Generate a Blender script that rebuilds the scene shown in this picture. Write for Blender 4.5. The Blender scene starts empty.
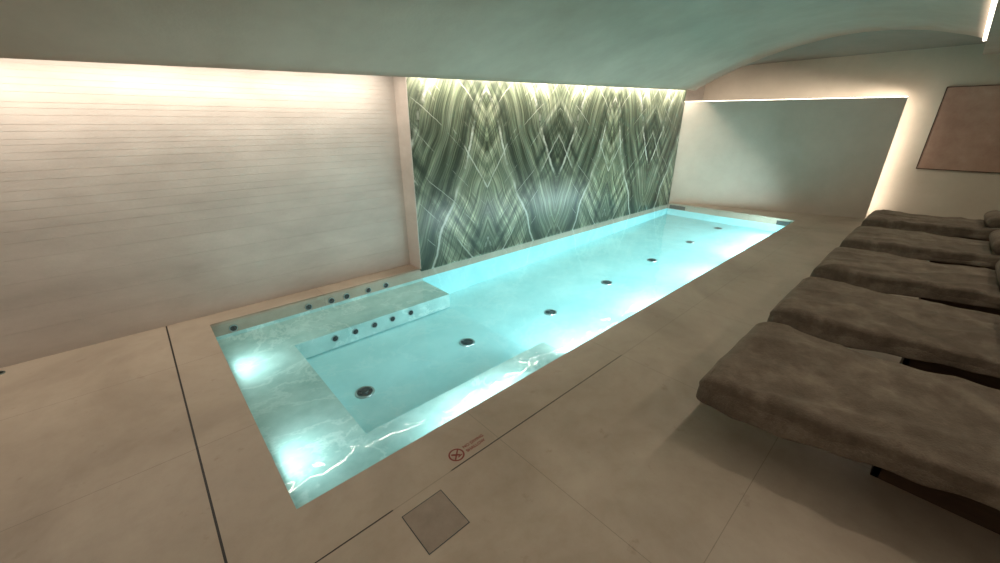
import bpy, bmesh, math, random
from mathutils import Vector, Matrix, noise
S=1.7
random.seed(3)
scene=bpy.context.scene
COL=scene.collection
try:
    scene.view_settings.view_transform='Standard'
    scene.view_settings.look='None'
    scene.view_settings.exposure=0.0
except Exception: pass

# ---------------- materials ----------------
def newmat(name):
    m=bpy.data.materials.new(name); m.use_nodes=True
    nt=m.node_tree; b=nt.nodes['Principled BSDF']
    return m,nt,b
def N(nt,t,**kw):
    n=nt.nodes.new(t)
    for k,v in kw.items():
        if k.startswith('i_'):
            key=k[2:]; key=int(key) if key.isdigit() else key.replace('_',' ')
            n.inputs[key].default_value=v
        else: setattr(n,k,v)
    return n
def ramp(nt,stops):
    r=nt.nodes.new('ShaderNodeValToRGB'); e=r.color_ramp.elements
    while len(e)<len(stops): e.new(0.5)
    for i,(p,c) in enumerate(stops):
        e[i].position=p; e[i].color=(*c,1)
    return r
def plaster(name,c1,c2,scale=1.5,rough=.7,bump=.05,aniso=(1,1,1),spec=.3,fine=40,vein_caustic=None):
    m,nt,b=newmat(name); L=nt.links.new
    tc=N(nt,'ShaderNodeTexCoord'); mp=N(nt,'ShaderNodeMapping'); mp.inputs['Scale'].default_value=aniso
    L(tc.outputs['Object'],mp.inputs[0])
    n1=N(nt,'ShaderNodeTexNoise',i_Scale=scale,i_Detail=8.0,i_Roughness=.62); L(mp.outputs[0],n1.inputs['Vector'])
    r=ramp(nt,[(.3,c1),(.72,c2)]); L(n1.outputs['Fac'],r.inputs[0]); col=r.outputs[0]
    if vein_caustic:
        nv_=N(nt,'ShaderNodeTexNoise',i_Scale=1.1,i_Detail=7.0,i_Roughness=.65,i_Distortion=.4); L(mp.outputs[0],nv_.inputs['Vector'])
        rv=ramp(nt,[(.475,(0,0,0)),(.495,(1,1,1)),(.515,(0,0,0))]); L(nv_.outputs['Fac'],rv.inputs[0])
        ml_=N(nt,'ShaderNodeMath',operation='MULTIPLY'); ml_.inputs[1].default_value=vein_caustic[1]; L(rv.outputs[0],ml_.inputs[0])
        mx_=N(nt,'ShaderNodeMix',data_type='RGBA'); L(ml_.outputs[0],mx_.inputs[0]); L(col,mx_.inputs[6]); mx_.inputs[7].default_value=(*vein_caustic[0],1); col=mx_.outputs[2]
    L(col,b.inputs['Base Color'])
    n2=N(nt,'ShaderNodeTexNoise',i_Scale=fine,i_Detail=4.0); L(mp.outputs[0],n2.inputs['Vector'])
    bp=N(nt,'ShaderNodeBump',i_Strength=bump,i_Distance=.02); L(n2.outputs['Fac'],bp.inputs['Height']); L(bp.outputs[0],b.inputs['Normal'])
    b.inputs['Roughness'].default_value=rough; b.inputs['Specular IOR Level'].default_value=spec
    return m
def flat(name,c,rough=.5,metal=0):
    m,nt,b=newmat(name); L=nt.links.new
    n=N(nt,'ShaderNodeTexNoise',i_Scale=25.0); tc=N(nt,'ShaderNodeTexCoord'); L(tc.outputs['Object'],n.inputs['Vector'])
    r=ramp(nt,[(.3,tuple(x*.88 for x in c)),(.7,c)]); L(n.outputs['Fac'],r.inputs[0]); L(r.outputs[0],b.inputs['Base Color'])
    b.inputs['Roughness'].default_value=rough; b.inputs['Metallic'].default_value=metal
    return m
def emis(name,c,s):
    m,nt,b=newmat(name)
    b.inputs['Base Color'].default_value=(*c,1); b.inputs['Emission Color'].default_value=(*c,1); b.inputs['Emission Strength'].default_value=s
    return m

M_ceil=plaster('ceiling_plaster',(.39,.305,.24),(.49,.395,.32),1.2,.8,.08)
M_lun_shade=plaster('ceiling_plaster_shaded',(.22,.205,.175),(.28,.26,.22),1.2,.8,.08)  # ceiling plaster darkened: the lunette's shade is put into the colour
M_wall=plaster('wall_stone',(.42,.365,.32),(.57,.505,.45),1.4,.7,.10,(1,1,2.5))
M_cream=plaster('cream_plaster',(.47,.405,.32),(.58,.505,.41),1.2,.75,.06)
M_panel=plaster('panel_plaster',(.43,.38,.315),(.51,.455,.38),1.6,.6,.05)
M_tile=plaster('pool_stone',(.31,.65,.69),(.43,.78,.81),1.8,.5,.04,vein_caustic=((.60,.85,.86),.2))
M_tile2=plaster('pool_bench_stone',(.28,.47,.45),(.48,.68,.65),3.2,.5,.06,vein_caustic=((.70,.84,.80),.4))  # pale stone veins, also painted in as caustic-like light lines
M_black=flat('black_gap',(.012,.011,.010),.5)
M_grille=flat('grille_dark',(.03,.05,.055),.35,.5)
M_steel=flat('brushed_steel',(.35,.42,.42),.3,1)
M_wood=plaster('walnut_wood',(.045,.026,.016),(.085,.05,.03),3,.55,.03,(1,1,8))
M_red=flat('sign_red',(.20,.03,.02),.6)
M_led=emis('led_warm',(1,.90,.76),5)
M_lamp=emis('underwater_lamp_glass',(.75,1,1),2)

# floor with slab joints
m,nt,b=newmat('floor_stone'); L=nt.links.new; M_floor=m
tc=N(nt,'ShaderNodeTexCoord')
n1=N(nt,'ShaderNodeTexNoise',i_Scale=.9,i_Detail=9.0,i_Roughness=.6,i_Distortion=.6); L(tc.outputs['Object'],n1.inputs['Vector'])
r=ramp(nt,[(.3,(.29,.235,.18)),(.52,(.385,.32,.25)),(.75,(.46,.39,.31))]); L(n1.outputs['Fac'],r.inputs[0])
n3=N(nt,'ShaderNodeTexNoise',i_Scale=7.0,i_Detail=6.0,i_Roughness=.7); L(tc.outputs['Object'],n3.inputs['Vector'])
r3=ramp(nt,[(.35,(.93,.92,.90)),(.55,(1,1,1)),(.62,(1,1,1)),(.74,(.78,.75,.72))]); L(n3.outputs['Fac'],r3.inputs[0])
mx=N(nt,'ShaderNodeMix',data_type='RGBA',blend_type='MULTIPLY'); mx.inputs[0].default_value=1
L(r.outputs[0],mx.inputs[6]); L(r3.outputs[0],mx.inputs[7])
sx=N(nt,'ShaderNodeSeparateXYZ'); L(tc.outputs['Object'],sx.inputs[0])
def line(out,off,per):
    a=N(nt,'ShaderNodeMath',operation='ADD'); a.inputs[1].default_value=-off+per*20+per/2; L(out,a.inputs[0])
    mo=N(nt,'ShaderNodeMath',operation='MODULO'); mo.inputs[1].default_value=per; L(a.outputs[0],mo.inputs[0])
    s=N(nt,'ShaderNodeMath',operation='SUBTRACT'); s.inputs[1].default_value=per/2; L(mo.outputs[0],s.inputs[0])
    ab=N(nt,'ShaderNodeMath',operation='ABSOLUTE'); L(s.outputs[0],ab.inputs[0])
    lt=N(nt,'ShaderNodeMath',operation='LESS_THAN'); lt.inputs[1].default_value=.0018; L(ab.outputs[0],lt.inputs[0])
    return lt.outputs[0]
l1=line(sx.outputs[0],-.07*S,.77*S); l2=line(sx.outputs[1],.772*S,.642*S)
mxx=N(nt,'ShaderNodeMath',operation='MAXIMUM'); L(l1,mxx.inputs[0]); L(l2,mxx.inputs[1])
ml=N(nt,'ShaderNodeMath',operation='MULTIPLY'); ml.inputs[1].default_value=.5; L(mxx.outputs[0],ml.inputs[0])
mj=N(nt,'ShaderNodeMix',data_type='RGBA'); L(ml.outputs[0],mj.inputs[0]); L(mx.outputs[2],mj.inputs[6]); mj.inputs[7].default_value=(.12,.10,.08,1)
L(mj.outputs[2],b.inputs['Base Color'])
rr=ramp(nt,[(.3,(.33,)*3),(.7,(.52,)*3)]); L(n3.outputs['Fac'],rr.inputs[0]); L(rr.outputs[0],b.inputs['Roughness'])
b.inputs['Specular IOR Level'].default_value=.4

# marble, bookmatched
m,nt,b=newmat('green_bookmatched_marble'); L=nt.links.new; M_marble=m
def MA(op,A_,B_=None,C_=None):
    n=N(nt,'ShaderNodeMath',operation=op)
    for i,v in enumerate((A_,B_,C_)):
        if v is None: continue
        if isinstance(v,(int,float)): n.inputs[i].default_value=v
        else: L(v,n.inputs[i])
    return n.outputs[0]
tc=N(nt,'ShaderNodeTexCoord'); sx=N(nt,'ShaderNodeSeparateXYZ'); L(tc.outputs['Object'],sx.inputs[0])
P=MA('PINGPONG',MA('SUBTRACT',sx.outputs[0],(2.06-.85*4)*S),.85*S)
Z=sx.outputs[2]
cx0=N(nt,'ShaderNodeCombineXYZ'); L(P,cx0.inputs[0]); L(Z,cx0.inputs[2])
wn=N(nt,'ShaderNodeTexNoise',i_Scale=.8,i_Detail=2.0); L(cx0.outputs[0],wn.inputs['Vector'])
wob=MA('MULTIPLY',MA('SUBTRACT',wn.outputs['Fac'],.5),.38)
P2=MA('ADD',P,wob)
cx=N(nt,'ShaderNodeCombineXYZ'); L(P2,cx.inputs[0]); L(Z,cx.inputs[2])
def family(slope,freq,along,off,stops,rough=.6,det=8.0):
    u=MA('MULTIPLY',MA('ADD',MA('ADD',P2,MA('MULTIPLY',Z,slope)),off),freq)
    v=MA('MULTIPLY',MA('SUBTRACT',Z,MA('MULTIPLY',P2,slope)),along)
    c_=N(nt,'ShaderNodeCombineXYZ'); L(u,c_.inputs[0]); L(v,c_.inputs[1])
    n=N(nt,'ShaderNodeTexNoise',i_Scale=1.0,i_Detail=det,i_Roughness=rough); L(c_.outputs[0],n.inputs['Vector'])
    r=ramp(nt,stops); L(n.outputs['Fac'],r.inputs[0]); return r.outputs[0]
def mixc(kind,fac,A,B):
    x=N(nt,'ShaderNodeMix',data_type='RGBA',blend_type=kind)
    if isinstance(fac,(int,float)): x.inputs[0].default_value=fac
    else: L(fac,x.inputs[0])
    L(A,x.inputs[6]); L(B,x.inputs[7]); return x.outputs[2]
CR=[(.34,(.030,.040,.027)),(.44,(.08,.094,.067)),(.52,(.15,.167,.125)),(.60,(.24,.25,.20)),(.71,(.50,.49,.42))]
base=family(.45,6.0,.30,0,CR,.74,10.0)
other=family(-.75,5.2,.30,5.3,CR,.74,10.0)
u1=MA('ADD',P2,MA('MULTIPLY',Z,.45)); u2=MA('ADD',P2,MA('MULTIPLY',Z,-.75))
w1=MA('PINGPONG',MA('ADD',u1,5.0),.70); w2=MA('PINGPONG',MA('ADD',u2,5.35),.80)
zone=MA('MULTIPLY_ADD',MA('SUBTRACT',w2,w1),8.0,-.4)
cl=N(nt,'ShaderNodeClamp'); L(zone,cl.inputs[0])
c=mixc('MIX',cl.outputs[0],base,other)
big=family(.45,1.6,.4,11.0,[(.38,(.52,.57,.50)),(.5,(.92,.95,.89)),(.64,(1.4,1.37,1.22))],.5,3.0)
c=mixc('MULTIPLY',.9,c,big)
fine=family(.45,34,.8,2.2,[(.38,(.45,.49,.44)),(.5,(.95,.95,.93)),(.64,(1.65,1.65,1.52))],.6,4.0)
c=mixc('MULTIPLY',.95,c,fine)
def veinline(slope,off,per,wid,strength,jag=.04,msk=(.44,.60),mo=0):
    t=MA('ADD',MA('ADD',P2,MA('MULTIPLY',Z,slope)),off+per*10)
    q=MA('SUBTRACT',MA('MODULO',t,per),per/2)
    n=N(nt,'ShaderNodeTexNoise',i_Scale=7.0,i_Detail=6.0,i_Roughness=.65); L(cx.outputs[0],n.inputs['Vector'])
    q=MA('ADD',q,MA('MULTIPLY',MA('SUBTRACT',n.outputs['Fac'],.5),jag))
    v=MA('MULTIPLY',MA('SUBTRACT',1.0,MA('DIVIDE',MA('ABSOLUTE',q),wid)),1.3)
    k=N(nt,'ShaderNodeClamp'); L(v,k.inputs[0])
    mp=N(nt,'ShaderNodeMapping'); mp.inputs['Location'].default_value=(mo,mo,mo); L(cx.outputs[0],mp.inputs[0])
    n2=N(nt,'ShaderNodeTexNoise',i_Scale=1.8,i_Detail=5.0,i_Roughness=.7); L(mp.outputs[0],n2.inputs['Vector'])
    k2=N(nt,'ShaderNodeMapRange'); k2.inputs[1].default_value=msk[0]; k2.inputs[2].default_value=msk[1]; L(n2.outputs['Fac'],k2.inputs[0])
    return MA('MULTIPLY',MA('MULTIPLY',k.outputs[0],k2.outputs[0]),strength)
colA=N(nt,'ShaderNodeRGB'); colA.outputs[0].default_value=(.54,.54,.46,1)
colD=N(nt,'ShaderNodeRGB'); colD.outputs[0].default_value=(.022,.032,.022,1)
c=mixc('MIX',veinline(.45,.10,.78,.08,.7,.08,(.40,.5)),c,colD.outputs[0])
c=mixc('MIX',veinline(-.75,.5,1.22,.06,.75,.06,(.42,.55),3),c,colD.outputs[0])
c=mixc('MIX',veinline(.45,.36,.86,.030,.8,.07,(.40,.55),1),c,colA.outputs[0])
c=mixc('MIX',veinline(-.75,.2,.98,.018,.65,.05,(.45,.57),7),c,colA.outputs[0])
c=mixc('MIX',veinline(-1.1,.05,.43,.009,.55,.04,(.52,.60),12),c,colA.outputs[0])
L(c,b.inputs['Base Color']); b.inputs['Roughness'].default_value=.28; b.inputs['Specular IOR Level'].default_value=.4

# towel
m,nt,b=newmat('taupe_terry_towel'); L=nt.links.new; M_towel=m
tc=N(nt,'ShaderNodeTexCoord')
n1=N(nt,'ShaderNodeTexNoise',i_Scale=4.5,i_Detail=7.0,i_Roughness=.7); L(tc.outputs['Object'],n1.inputs['Vector'])
r=ramp(nt,[(.32,(.073,.056,.040)),(.5,(.115,.090,.067)),(.68,(.19,.155,.117))]); L(n1.outputs['Fac'],r.inputs[0]); L(r.outputs[0],b.inputs['Base Color'])
n2=N(nt,'ShaderNodeTexNoise',i_Scale=120.0,i_Detail=3.0); L(tc.outputs['Object'],n2.inputs['Vector'])
bp=N(nt,'ShaderNodeBump',i_Strength=.5,i_Distance=.01); L(n2.outputs['Fac'],bp.inputs['Height']); L(bp.outputs[0],b.inputs['Normal'])
b.inputs['Roughness'].default_value=1; b.inputs['Specular IOR Level'].default_value=.1; b.inputs['Sheen Weight'].default_value=.2; b.inputs['Sheen Tint'].default_value=(.7,.62,.5,1)

# bronze art
m,nt,b=newmat('copper_patina_canvas'); L=nt.links.new; M_art=m
tc=N(nt,'ShaderNodeTexCoord')
n1=N(nt,'ShaderNodeTexNoise',i_Scale=2.0,i_Detail=8.0,i_Roughness=.7); L(tc.outputs['Object'],n1.inputs['Vector'])
r=ramp(nt,[(.35,(.29,.165,.115)),(.6,(.38,.235,.17)),(.75,(.46,.32,.24))]); L(n1.outputs['Fac'],r.inputs[0]); L(r.outputs[0],b.inputs['Base Color']); b.inputs['Roughness'].default_value=.5

# water
m,nt,b=newmat('pool_water'); L=nt.links.new; M_water=m
nt.nodes.remove(b); out=nt.nodes['Material Output']
tr=N(nt,'ShaderNodeBsdfTransparent'); tr.inputs[0].default_value=(.88,.985,.985,1)
gl=N(nt,'ShaderNodeBsdfGlossy'); gl.inputs['Roughness'].default_value=.03
fr=N(nt,'ShaderNodeFresnel'); fr.inputs[0].default_value=1.33
tc=N(nt,'ShaderNodeTexCoord')
n1=N(nt,'ShaderNodeTexNoise',i_Scale=3.5,i_Detail=2.0,i_Distortion=.5); L(tc.outputs['Object'],n1.inputs['Vector'])
bp=N(nt,'ShaderNodeBump',i_Strength=.16,i_Distance=.03); L(n1.outputs['Fac'],bp.inputs['Height']); L(bp.outputs[0],gl.inputs['Normal']); L(bp.outputs[0],fr.inputs['Normal'])
ms=N(nt,'ShaderNodeMixShader'); L(fr.outputs[0],ms.inputs[0]); L(tr.outputs[0],ms.inputs[1]); L(gl.outputs[0],ms.inputs[2]); L(ms.outputs[0],out.inputs[0])

# ---------------- helpers ----------------
def mkobj(name,verts,faces,mats,smooth=False,parent=None,fm=None):
    me=bpy.data.meshes.new(name); me.from_pydata([tuple(v) for v in verts],[],faces)
    if not isinstance(mats,(list,tuple)): mats=[mats]
    for mm in mats: me.materials.append(mm)
    if fm:
        for p,i in zip(me.polygons,fm): p.material_index=i
    if smooth:
        for p in me.polygons: p.use_smooth=True
    bm=bmesh.new(); bm.from_mesh(me); bmesh.ops.recalc_face_normals(bm,faces=bm.faces); bm.to_mesh(me); bm.free()
    o=bpy.data.objects.new(name,me); COL.objects.link(o)
    if parent: o.parent=parent
    return o
def boxgeo(x0,x1,y0,y1,z0,z1,V,F):
    i=len(V)
    V+= [(x*S,y*S,z*S) for z in (z0,z1) for (x,y) in ((x0,y0),(x1,y0),(x1,y1),(x0,y1))]
    F+= [(i,i+3,i+2,i+1),(i+4,i+5,i+6,i+7),(i,i+1,i+5,i+4),(i+1,i+2,i+6,i+5),(i+2,i+3,i+7,i+6),(i+3,i,i+4,i+7)]
def boxes(name,bl,mat,parent=None,bevel=0):
    V=[];F=[]
    for bb in bl: boxgeo(*bb,V,F)
    o=mkobj(name,V,F,mat,parent=parent)
    if bevel:
        md=o.modifiers.new('bv','BEVEL'); md.width=bevel; md.segments=2
    return o
def empty(name,loc=(0,0,0)):
    e=bpy.data.objects.new(name,None); e.location=loc; e.empty_display_size=.1; COL.objects.link(e); return e

# ---------------- room shell ----------------
PX0,PX1,PY0,PY1=.103,5.31,.957,2.42
RX0,RX1,RY0,RY1=-1.6,6.2,-1.3,2.56
boxes('floor',[(RX0,PX0,RY0,RY1,-.08,0),(PX1,RX1,RY0,RY1,-.08,0),(PX0,PX1,RY0,PY0,-.08,0),(PX0,PX1,PY1,RY1,-.08,0)],M_floor)
prof=[]
gz=[]; zz=.58
random.seed(11)
for g in (.14,.25,.36,.46,.53): gz.append(g)
while zz<1.42:
    gz.append(zz+random.uniform(-.005,.005)); zz+= .040 if zz<.85 else .028
prof.append((0,0))
gw=.0014
for g in gz:
    prof += [(0,g-gw/2),(.0011,g-gw/4),(.0011,g+gw/4),(0,g+gw/2)]
prof.append((0,2.0))
V=[];F=[]
for (d,zv) in prof:
    V.append((RX0*S,(RY1+d)*S,zv*S)); V.append((RX1*S,(RY1+d)*S,zv*S))
for i in range(len(prof)-1):
    F.append((2*i,2*i+1,2*i+3,2*i+2))
n0=len(V)
V+=[(RX0*S,(RY1+.1)*S,0),(RX1*S,(RY1+.1)*S,0),(RX0*S,(RY1+.1)*S,2*S),(RX1*S,(RY1+.1)*S,2*S)]
F.append((n0,n0+2,n0+3,n0+1))
mkobj('wall_left',V,F,M_wall)
boxes('wall_back',[(RX1,RX1+.06,RY0,RY1,-.08,2.0)],M_cream)
boxes('wall_right',[(RX0,RX1,RY0-.06,RY0,-.08,2.0)],M_cream)
boxes('wall_front',[(RX0-.06,RX0,RY0,RY1,-.08,2.0)],M_wall)
# ceiling : vault
YE=.078
PR=[(2.30,1.37),(2.10,1.47),(1.92,1.55),(1.5,1.70),(.957,1.79),(.5,1.76),(.25,1.695),(YE,1.63)]
def prz(y):
    for (a,za),(b_,zb) in zip(PR[:-1],PR[1:]):
        if b_<=y<=a: 
            return za+(zb-za)*(a-y)/(a-b_)
    return PR[-1][1] if y<1 else PR[0][1]
def sm(y):
    s=0;w=0
    for k in range(-6,7):
        yy=min(2.30,max(YE,y+k*.03)); s+=prz(yy); w+=1
    return s/w
NY=48
ys=[2.30-(2.30-YE)*i/NY for i in range(NY+1)]
def pz(y):
    t=min(1,(2.30-y)/.15,(y-YE)/.15); t=max(0,t)
    return prz(y)*(1-t)+sm(y)*t
xs=[RX0+(5.3-RX0)*i/20 for i in range(21)]
V=[];F=[]
T=.03
for x in xs:
    for y in ys:
        w=(y-YE)/(2.30-YE)
        V.append((x*S,y*S,(pz(y)+.029*(x-5.3)*w)*S))
nv=len(V)
V+=[(a,b_,c_+T*S) for a,b_,c_ in V]
def gi(i,j): return i*(NY+1)+j
for i in range(20):
    for j in range(NY):
        F.append((gi(i,j),gi(i,j+1),gi(i+1,j+1),gi(i+1,j)))
        F.append((nv+gi(i,j),nv+gi(i+1,j),nv+gi(i+1,j+1),nv+gi(i,j+1)))
    F.append((gi(i,0),gi(i+1,0),nv+gi(i+1,0),nv+gi(i,0)))
    F.append((gi(i,NY),nv+gi(i,NY),nv+gi(i+1,NY),gi(i+1,NY)))
for i in (0,20):
    for j in range(NY): F.append((gi(i,j),gi(i,j+1),nv+gi(i,j+1),nv+gi(i,j)))
c=mkobj('ceiling',V,F,M_ceil)
for p in c.data.polygons: p.use_smooth = abs(p.normal.z)>.4
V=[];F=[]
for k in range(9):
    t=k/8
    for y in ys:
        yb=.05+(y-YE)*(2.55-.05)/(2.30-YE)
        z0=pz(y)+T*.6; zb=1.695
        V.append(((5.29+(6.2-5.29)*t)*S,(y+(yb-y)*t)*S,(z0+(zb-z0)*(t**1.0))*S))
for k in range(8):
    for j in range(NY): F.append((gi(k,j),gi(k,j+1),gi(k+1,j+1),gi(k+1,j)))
mkobj('ceiling_lunette',V,F,M_lun_shade,smooth=True)
boxes('ceiling_soffit',[(RX0,RX1,RY0,.056,1.60,1.66),(RX0,RX1,.03,.056,1.66,2.0)],M_ceil)
boxes('ceiling_slab',[(RX0,RX1,RY0,RY1+.1,2.0,2.04)],M_ceil)
boxes('cove_led_profile',[(RX0+.02,5.3,.056,.078,1.612,1.625)],M_led)

# marble feature wall
MX=1.405
fw=empty('marble_feature_wall')
boxes('marble_slab',[(MX,5.31,2.408,2.425,-.02,1.9)],M_marble,parent=fw)
boxes('side_return',[(MX+.003,5.31,2.425,2.56,0,1.9),(MX-.005,MX,2.406,2.56,0,1.9)],M_wall,parent=fw)

# far panel (slightly angled)
def prism(name,pts,z0,z1,mat,parent=None):
    n=len(pts); V=[(x*S,y*S,z0*S) for x,y in pts]+[(x*S,y*S,z1*S) for x,y in pts]
    F=[tuple(range(n))[::-1],tuple(range(n,2*n))]+[(i,(i+1)%n,n+(i+1)%n,n+i) for i in range(n)]
    return mkobj(name,V,F,mat,parent=parent)
A=Vector((5.33,2.425)); B=Vector((6.02,.45)); d=(B-A).normalized(); nrm=Vector((-d.y,d.x))
if nrm.x<0: nrm=-nrm
fp=empty('backlit_wall_panel')
th=.035
prism('panel_body',[A,B,B+nrm*th,A+nrm*th],0,1.25,M_panel,fp)
A2=A+nrm*th; B2=B+nrm*th
prism('led_top',[A2,B2,B2+nrm*.012,A2+nrm*.012],1.236,1.258,M_led,fp)
e=d*.008
prism('led_side',[B2-d*.015,B2+e,B2+e+nrm*.012,B2-d*.015+nrm*.012],.0,1.258,M_led,fp)

# artwork on back wall
ar=empty('copper_wall_art')
boxes('canvas',[(RX1-.018,RX1-.002,-.62,.20,.56,1.33)],M_art,parent=ar)
boxes('frame',[(RX1-.022,RX1-.001,-.625,.207,.553,.56),(RX1-.022,RX1-.001,-.625,.207,1.33,1.337),(RX1-.022,RX1-.001,.20,.207,.56,1.33),(RX1-.022,RX1-.001,-.625,-.62,.56,1.33)],M_wood,parent=ar)

# ---------------- pool ----------------
V=[];F=[];FM=[]
def quad(p,mi):
    i=len(V); V.extend([(a*S,b_*S,c_*S) for a,b_,c_ in p]); F.append((i,i+1,i+2,i+3)); FM.append(mi)
JX=1.42; D1=.10; D2=.20; DA=.285; DB=.16; t0=-.08
LX=.41; LYL=2.08; LYR=1.21; 
quad([(PX0,PY0,t0),(PX0,PY1,t0),(PX0,PY1,-D1),(PX0,PY0,-D1)],1)
quad([(PX0,PY1,t0),(JX,PY1,t0),(JX,PY1,-D1),(PX0,PY1,-D1)],1)
quad([(PX0,PY0,t0),(JX,PY0,t0),(JX,PY0,-D1),(PX0,PY0,-D1)],1)
quad([(JX,PY1,t0),(PX1,PY1,t0),(PX1,PY1,-DB),(JX,PY1,-DA)],0)
quad([(JX,PY0,t0),(PX1,PY0,t0),(PX1,PY0,-DB),(JX,PY0,-DA)],0)
quad([(PX1,PY0,t0),(PX1,PY1,t0),(PX1,PY1,-DB),(PX1,PY0,-DB)],0)
quad([(JX,PY0,-DA),(PX1,PY0,-DB),(PX1,PY1,-DB),(JX,PY1,-DA)],0)
quad([(PX0,PY0,-D1),(LX,PY0,-D1),(LX,PY1,-D1),(PX0,PY1,-D1)],1)
quad([(LX,LYL,-D1),(JX,LYL,-D1),(JX,PY1,-D1),(LX,PY1,-D1)],1)
quad([(LX,PY0,-D1),(JX,PY0,-D1),(JX,LYR,-D1),(LX,LYR,-D1)],1)
quad([(LX,LYR,-D1),(LX,LYL,-D1),(LX,LYL,-D2),(LX,LYR,-D2)],1)
quad([(LX,LYL,-D1),(JX,LYL,-D1),(JX,LYL,-D2),(LX,LYL,-D2)],1)
quad([(LX,LYR,-D1),(JX,LYR,-D1),(JX,LYR,-D2),(LX,LYR,-D2)],1)
quad([(LX,LYR,-D2),(JX,LYR,-D2),(JX,LYL,-D2),(LX,LYL,-D2)],0)
quad([(JX,LYL,-D1),(JX,PY1,-D1),(JX,PY1,-DA),(JX,LYL,-DA)],1)
quad([(JX,PY0,-D1),(JX,LYR,-D1),(JX,LYR,-DA),(JX,PY0,-DA)],1)
quad([(JX,LYR,-D2),(JX,LYL,-D2),(JX,LYL,-DA),(JX,LYR,-DA)],0)
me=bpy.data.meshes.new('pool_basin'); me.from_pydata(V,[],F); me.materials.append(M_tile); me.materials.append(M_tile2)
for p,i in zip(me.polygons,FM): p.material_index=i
o=bpy.data.objects.new('pool_basin',me); COL.objects.link(o)
WZ=-.010
mkobj('water_surface',[((PX0+.0005)*S,(PY0+.0005)*S,WZ*S),((PX1-.0005)*S,(PY0+.0005)*S,WZ*S),((PX1-.0005)*S,(PY1-.013)*S,WZ*S),((PX0+.0005)*S,(PY1-.013)*S,WZ*S)],[(0,1,2,3)],M_water)

def disc(name,loc,nor,r,parent=None,lamp=False):
    e=empty(name,loc)
    q=Vector(nor).to_track_quat('Z','Y'); e.rotation_mode='QUATERNION'; e.rotation_quaternion=q
    def part(nm,fn,mat):
        bm=bmesh.new(); fn(bm); me=bpy.data.meshes.new(nm); bm.to_mesh(me); bm.free(); me.materials.append(mat)
        for p in me.polygons: p.use_smooth=False
        o=bpy.data.objects.new(nm,me); COL.objects.link(o); o.parent=e; return o
    def cyl(bm,r0,r1,z0,z1,seg=24):
        bmesh.ops.create_cone(bm,cap_ends=True,segments=seg,radius1=r0,radius2=r1,depth=z1-z0,matrix=Matrix.Translation((0,0,(z0+z1)/2)))
    def ring(bm,ro,ri,z,seg=24):
        vs=[]
        for k in range(seg):
            a=2*math.pi*k/seg; c_,s_=math.cos(a),math.sin(a)
            vs.append([bm.verts.new((ro*c_,ro*s_,0.0005)),bm.verts.new((ro*.96*c_,ro*.96*s_,z)),bm.verts.new((ri*c_,ri*s_,z)),bm.verts.new((ri*c_,ri*s_,.0005))])
        for k in range(seg):
            n_=vs[(k+1)%seg]; v=vs[k]
            for i in range(3): bm.faces.new((v[i],n_[i],n_[i+1],v[i+1]))
    part('rim',lambda bm:ring(bm,r,r*.78,.008),M_steel)
    if lamp:
        part('lens',lambda bm:cyl(bm,r*.78,r*.74,.0005,.006),M_lamp)
    else:
        part('throat',lambda bm:cyl(bm,r*.78,r*.78,.0005,.002),M_grille)
        def cap(bm):
            cyl(bm,r*.36,r*.28,.002,.012,16)
            for k in range(6):
                a=math.pi*k/3
                mtx=Matrix.Rotation(a,4,'Z')@Matrix.Translation((r*.56,0,.004))@Matrix.Diagonal((r*.44,r*.09,.004,1))
                bmesh.ops.create_cube(bm,size=1,matrix=mtx)
        part('nozzle',cap,M_grille)
    return e
for (x,y) in [(.562,1.58),(1.21,1.615),(1.98,1.63),(2.72,1.65),(3.48,1.65),(4.28,1.635),(5.03,1.63)]:
    if x<JX: zf=-D2; nn=(0,0,1)
    else:
        zf=-(DA+(DB-DA)*(x-JX)/(PX1-JX)); nn=Vector((-(DA-DB)/(PX1-JX),0,1)).normalized()
    disc('pool_floor_drain',(x*S,y*S,zf*S+.001),nn,.08)
for x in (.20,.60,.74,.84,.99,1.12):
    disc('water_jet',(x*S,PY1*S-.001,-.055*S),(0,-1,0),.036)
for x in (.62,.74,.86,.98,1.11):
    disc('water_jet',(x*S,LYL*S-.001,-.14*S),(0,-1,0),.034)
for y in (2.28,1.06):
    e=empty('skimmer_grille',(PX1*S,y*S,-.05*S))
    yo=.10 if y>2 else .06
    V_=[];F_=[]
    for k in range(6):
        boxgeo(-.006,0,-yo+k*yo/3,-yo+k*yo/3+yo/4,-.018,.018,V_,F_)
    mkobj('slats',V_,F_,M_grille,parent=e)
    V_=[];F_=[]; boxgeo(-.003,0,-yo-.006,yo+.006,-.024,.024,V_,F_); mkobj('opening',V_,F_,M_black,parent=e)

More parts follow.
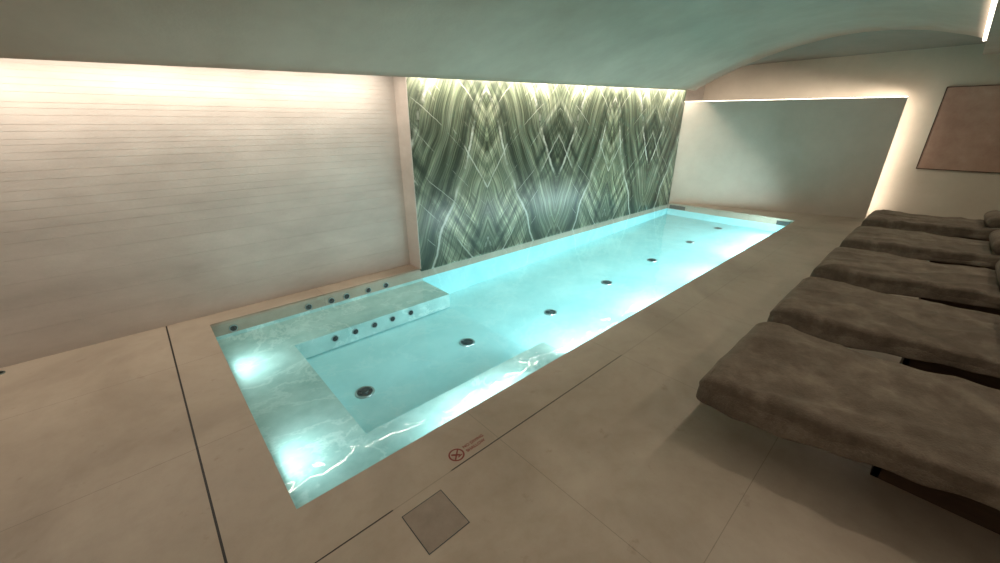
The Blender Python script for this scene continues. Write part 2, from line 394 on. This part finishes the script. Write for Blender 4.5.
def area(name,loc,dirv,sx_,sy_,power,color,shape='RECTANGLE',spread=180,parent=None):
    l=bpy.data.lights.new(name,'AREA'); l.shape=shape; l.size=sx_
    if shape in('RECTANGLE','ELLIPSE'): l.size_y=sy_
    l.energy=power; l.color=color; l.spread=math.radians(spread)
    o=bpy.data.objects.new(name,l); COL.objects.link(o); o.location=loc
    o.rotation_mode='QUATERNION'
    o.rotation_quaternion=Vector(dirv).to_track_quat('-Z','Y')
    if parent: o.parent=parent
    return o
CY=(.82,.98,1.0)
for y in (1.26,2.02):
    disc('underwater_lamp',(PX0*S+.001,y*S,-.055*S),(1,0,0),.045,lamp=True)
    area('pool_light',(PX0*S+.02,y*S,-.028*S),(1,0,.05),.34,.05,2.3,(.85,1,1),'ELLIPSE',180)
for x in (1.75,2.6,3.45,4.3,4.9):
    disc('underwater_lamp',(x*S,PY0*S+.001,-.085*S),(0,1,0),.05,lamp=True)
    area('pool_light',(x*S,PY0*S+.02,-.045*S),(0,1,-.18),.9,.07,20 if x<4 else 25,CY,'ELLIPSE',160)
disc('underwater_lamp',(.85*S,PY0*S+.001,-.055*S),(0,1,0),.04,lamp=True)
area('pool_light',(.85*S,PY0*S+.02,-.028*S),(0,1,.05),.9,.05,8,CY,'ELLIPSE',180)

# ---------------- cove LEDs ----------------
W=(1,.885,.76)
def orient(o,x,z):
    z=Vector(z).normalized(); x=Vector(x).normalized(); yv=z.cross(x).normalized(); z=x.cross(yv)
    o.rotation_quaternion=Matrix((x,yv,z)).transposed().to_quaternion()
def cove(x0,x1,y,zfn,w,power,dirv):
    xm=(x0+x1)/2; o=area('cove_led',(xm*S,y*S,zfn(xm)*S),dirv,(x1-x0)*S,w,power,W)
    orient(o,(1,0,(zfn(x1)-zfn(x0))/(x1-x0)),-Vector(dirv))
edge=lambda x:1.37+.029*(x-5.3)+.035
cove(RX0+.02,1.30,2.40,edge,.03,41,(0,.35,-1))
cove(1.46,5.3,2.335,edge,.03,105,(0,.25,-1))
cove(RX0+.02,5.3,.067,lambda x:1.610,.015,48,(0,.3,-1))
pm=(A2+B2)/2+nrm*.02
l=area('halo_led',(pm.x*S,pm.y*S,1.262*S),(nrm.x,nrm.y,.1),(B-A).length*S,.03,10,W,spread=95)
orient(l,(d.x,d.y,0),-Vector((nrm.x,nrm.y,-.1)))
ps=B2+d*.012+nrm*.01
l=area('halo_led',(ps.x*S,ps.y*S,.62*S),(nrm.x,nrm.y-.5,0),1.2*S,.03,7,W)
orient(l,(0,0,1),-Vector((nrm.x,nrm.y-.5,0)))
for x in (-.6,1.2,3.0,4.8):  # added fill lamps, out of view, to brighten floor and loungers
    e=empty('added_fill_fixture',(x*S,-.7*S,1.6*S))
    bm=bmesh.new(); bmesh.ops.create_cone(bm,cap_ends=True,segments=24,radius1=.05,radius2=.05,depth=.008,matrix=Matrix.Translation((0,0,-.004)))
    me=bpy.data.meshes.new('fill_trim'); bm.to_mesh(me); bm.free(); me.materials.append(M_steel); o=bpy.data.objects.new('fill_trim',me); COL.objects.link(o); o.parent=e
    area('added_fill_light',(x*S,-.7*S,1.59*S),(0,.35,-1),.08,.08,10,(1,.85,.70),'DISK')

# ---------------- floor details ----------------
sl=empty('floor_drain_slot')
boxes('slot_cross',[(-.0735,-.0675,.0,2.555,.0,.0008)],M_black,parent=sl)
boxes('slot_long',[(.0,.30,.7710,.7740,.0,.0008),(.50,1.469,.7710,.7740,.0,.0008)],M_black,parent=sl)
hx0,hx1,hy0,hy1=.308,.437,.60,.738
ht=empty('floor_access_hatch')
w=.002
boxes('gap',[(hx0,hx1,hy0,hy0+w,0,.0008),(hx0,hx1,hy1-w,hy1,0,.0008),(hx0,hx0+w,hy0,hy1,0,.0008),(hx1-w,hx1,hy0,hy1,0,.0008)],M_grille,parent=ht)
boxes('lid',[(hx0+w,hx1-w,hy0+w,hy1-w,0,.0006)],plaster('hatch_stone',(.22,.18,.14),(.30,.245,.20),8,.5,.05),parent=ht)
sg=empty('no_diving_floor_sign',(.549*S,.812*S,.001))
bm=bmesh.new(); R=.045
def strip(pts_o,pts_i):
    a=[bm.verts.new(p) for p in pts_o]; b_=[bm.verts.new(p) for p in pts_i]; n=len(a)
    for k in range(n): bm.faces.new((a[k],a[(k+1)%n],b_[(k+1)%n],b_[k]))
cir=lambda r:[(r*math.cos(2*math.pi*k/40),r*math.sin(2*math.pi*k/40),0) for k in range(40)]
strip(cir(R),cir(R*.80))
def bar(cx_,cy_,l_,w_,ang):
    c_,s_=math.cos(ang),math.sin(ang); vs=[]
    for (a,b_) in ((-l_/2,-w_/2),(l_/2,-w_/2),(l_/2,w_/2),(-l_/2,w_/2)): vs.append(bm.verts.new((cx_+a*c_-b_*s_,cy_+a*s_+b_*c_,0)))
    bm.faces.new(vs)
bar(0,0,R*1.7,.008,math.radians(45)); 
bar(-.004,.002,R*1.1,.012,math.radians(-38)); bar(.012,-.018,R*.7,.007,math.radians(10))
me=bpy.data.meshes.new('pictogram'); bm.to_mesh(me); bm.free(); me.materials.append(M_red)
o=bpy.data.objects.new('pictogram',me); COL.objects.link(o); o.parent=sg
for k,t in enumerate(('NO DIVING','SHALLOW')):
    cu=bpy.data.curves.new('lettering','FONT'); cu.body=t; cu.size=.028; cu.offset=.0008; cu.materials.append(M_red)
    o=bpy.data.objects.new('lettering_%d'%(k+1),cu); COL.objects.link(o); o.parent=sg; o.location=(R+.012,.008-.034*k,0)
disc('floor_vent',(-.64*S,2.50*S,.0),(0,0,1),.03)

# ---------------- loungers ----------------
def fold(x,y,seed):
    v=0
    for k,(ax,ay,fr,am) in enumerate(((1,.35,9,.008),(.3,1,6,.007),(-.6,1,11,.005))):
        p=(x*ax+y*ay)*fr*.6
        n=noise.noise(Vector((p+seed*1.7+k*9,(x*ay-y*ax)*1.3,seed+k)))
        v+=am*(1-min(1,abs(n)*3.2))**2
    return v
def lounger(x0,w,seed):
    L_=1.16; yf=.335
    e=empty('spa_lounger',(x0*S,yf*S,0))
    def hem(t):
        q=max(0,min(1,(t-.10)/.45)); return .045*q*q*(3-2*q)
    def taper(t):
        q=max(0,min(1,(t-.05)/.6)); return .055*q*q*(3-2*q)
    def top(t):
        z=.292
        if t<.10: z-=.016*(1-t/.10)**2
        z+= -.008*math.sin(math.pi*min(1,t/.55))
        if t>.58: z+= .20*((t-.58)/.42)**1.3
        return z
    def bot(t):
        z=.212+hem(t)*.8
        if t>.58: z+= .16*((t-.58)/.42)**1.3
        return z
    sec=[]
    for i in range(40): sec.append((-.92+1.84*i/39,1.0))
    for i in range(1,8): a=math.pi/2*(1-i/8); sec.append((.92+.08*math.cos(a),1-.5*(1-math.sin(a))))
    for i in range(6): sec.append((1.0,.5-1.0*i/5))
    for i in range(1,8): a=-math.pi/2*i/8; sec.append((.92+.08*math.cos(a),-.5+.5*math.sin(a)))
    for i in range(20): sec.append((.92-1.84*i/19,-1.0))
    for i in range(1,8): a=-math.pi/2-math.pi/2*i/8; sec.append((-.92+.08*math.cos(a),-.5+.5*math.sin(a)))
    for i in range(6): sec.append((-1.0,-.5+1.0*i/5))
    for i in range(1,8): a=math.pi-math.pi/2*i/8; sec.append((-.92+.08*math.cos(a),.5+.5*math.sin(a)))
    V=[];F=[]; NL=140; NC=len(sec)
    for i in range(NL+1):
        t=i/NL
        ed=min(t,1-t)*L_
        q=min(1,ed/.05); sh=math.sqrt(max(0,1-(1-q)**2))
        zt=top(t); zb=bot(t); zc=(zt+zb)/2; hh=(zt-zb)/2*(.3+.7*sh); hw=w/2*(.94+.06*sh)
        if i==0 or i==NL: hh*=.6
        tp=taper(t)
        for (sx_,sz_) in sec:
            px=sx_*hw; pz_=sz_*hh; y=-t*L_
            nx=noise.noise(Vector((px*9+seed*7,y*7,seed)))*.008
            nz=noise.noise(Vector((px*7,y*9+seed*3,seed+5)))*.006
            if sz_>0: nz+=fold(px,y,seed)*sh*min(1,sz_)
            else: nz*=.6
            X=w/2+px+nx*(1 if abs(sx_)>.9 else .2)
            X=X+tp*(1-X/w)
            V.append((X*S,y*S,(zc+pz_+nz)*S))
    for i in range(NL):
        for k in range(NC):
            a=i*NC+k; b_=i*NC+(k+1)%NC; F.append((a,b_,b_+NC,a+NC))
    F.append(tuple(range(NC))[::-1]); F.append(tuple(NL*NC+k for k in range(NC)))
    mkobj('towelled_cushion',V,F,M_towel,smooth=True,parent=e)
    V=[];F=[]; path=[]
    ins=.004
    yback=-.70
    def addp(x,y,nx,ny): path.append((x,y,nx,ny))
    n=90
    for i in range(n): y=yback+(-.04-yback)*i/(n-1); addp(w+ins,y,1,0)
    for i in range(1,7):
        a=math.pi/2*i/6; addp(w-.04+(.04+ins)*math.cos(a),-.04+(.04+ins)*math.sin(a),math.cos(a),math.sin(a))
    for i in range(1,60): x=w-.04+(-w+.08)*i/59; addp(x,ins,0,1)
    for i in range(1,7):
        a=math.pi/2+math.pi/2*i/6; addp(.04+(.04+ins)*math.cos(a),-.04+(.04+ins)*math.sin(a),math.cos(a),math.sin(a))
    for i in range(1,n): y=-.04+(yback+.04)*i/(n-1); addp(-ins,y,-1,0)
    NR=12
    for k in range(NR+1):
        f=k/NR
        for j,(x,y,nx,ny) in enumerate(path):
            t=max(0,-y/L_); hm=hem(t)
            zt=.280; zb=.188+hm+.008*noise.noise(Vector((x*4+seed,y*4,1)))
            z=zt+(zb-zt)*f
            off=(-.024*(1-f)**3)+f*.004*math.sin((x+y)*48+seed+4*noise.noise(Vector((x*3,y*3,seed))))+.008*noise.noise(Vector((x*9,y*9,seed)))*f
            X=x+nx*off; X=X+taper(t)*(1-X/w)
            V.append((X*S,(y+ny*off)*S,z*S))
    P_=len(path)
    for k in range(NR):
        for j in range(P_-1): a=k*P_+j; F.append((a,a+1,a+P_+1,a+P_))
    o=mkobj('towel_skirt',V,F,M_towel,smooth=True,parent=e)
    md=o.modifiers.new('s','SOLIDIFY'); md.thickness=.008
    # recessed timber base: side panels, end panels and top rails
    xa,xb,ya,yb=.30,w-.06,-1.0,-.44
    fr=[(xa,xa+.02,ya,yb,0,.235),(xb-.02,xb,ya,yb,0,.235),(xa,xb,yb-.02,yb,0,.235),(xa,xb,ya,ya+.02,0,.235),
        (.09,.12,ya,-.12,.222,.245),(w-.07,w-.04,ya,-.12,.222,.245),(.09,w-.04,-.15,-.12,.222,.245),(.09,w-.04,-.62,-.58,.222,.245)]
    boxes('wood_base',fr,M_wood,parent=e,bevel=.004)
    V=[];F=[]; NR=26; yc=-.69; tt=.69/L_; zc=top(tt)+.048
    rl=.048
    secs=[(.09,.55),(.095,.85),(.11,1),(w/2,1.04),(w-.07,1),(w-.055,.85),(w-.05,.55)]
    for (x,f) in secs:
        for k in range(NR):
            a=2*math.pi*k/NR; rr=rl*f*(1+.03*math.sin(3*a+seed))
            V.append((x*S,(yc+rr*math.cos(a))*S,(zc+rr*math.sin(a)*.92)*S))
    for i in range(len(secs)-1):
        for k in range(NR): a=i*NR+k; b_=i*NR+(k+1)%NR; F.append((a,b_,b_+NR,a+NR))
    F.append(tuple(range(NR))); F.append(tuple((len(secs)-1)*NR+k for k in range(NR)))
    mkobj('rolled_towel',V,F,M_towel,smooth=True,parent=e)
for i,x in enumerate((1.14,1.86,2.64,3.45,4.33)):
    lounger(x,.54,i*1.7+1)

# ---------------- world & camera ----------------
w=bpy.data.worlds.new('world'); scene.world=w; w.use_nodes=True
w.node_tree.nodes['Background'].inputs[0].default_value=(.02,.02,.02,1); w.node_tree.nodes['Background'].inputs[1].default_value=.0
cam=bpy.data.cameras.new('camera'); cam.sensor_width=36; cam.lens=391.5/1000*36; cam.clip_start=.02
co=bpy.data.objects.new('camera',cam); COL.objects.link(co); co.location=(0,0,S)
co.rotation_euler=(math.radians(90-21.98),0,math.radians(-42.36)); scene.camera=co
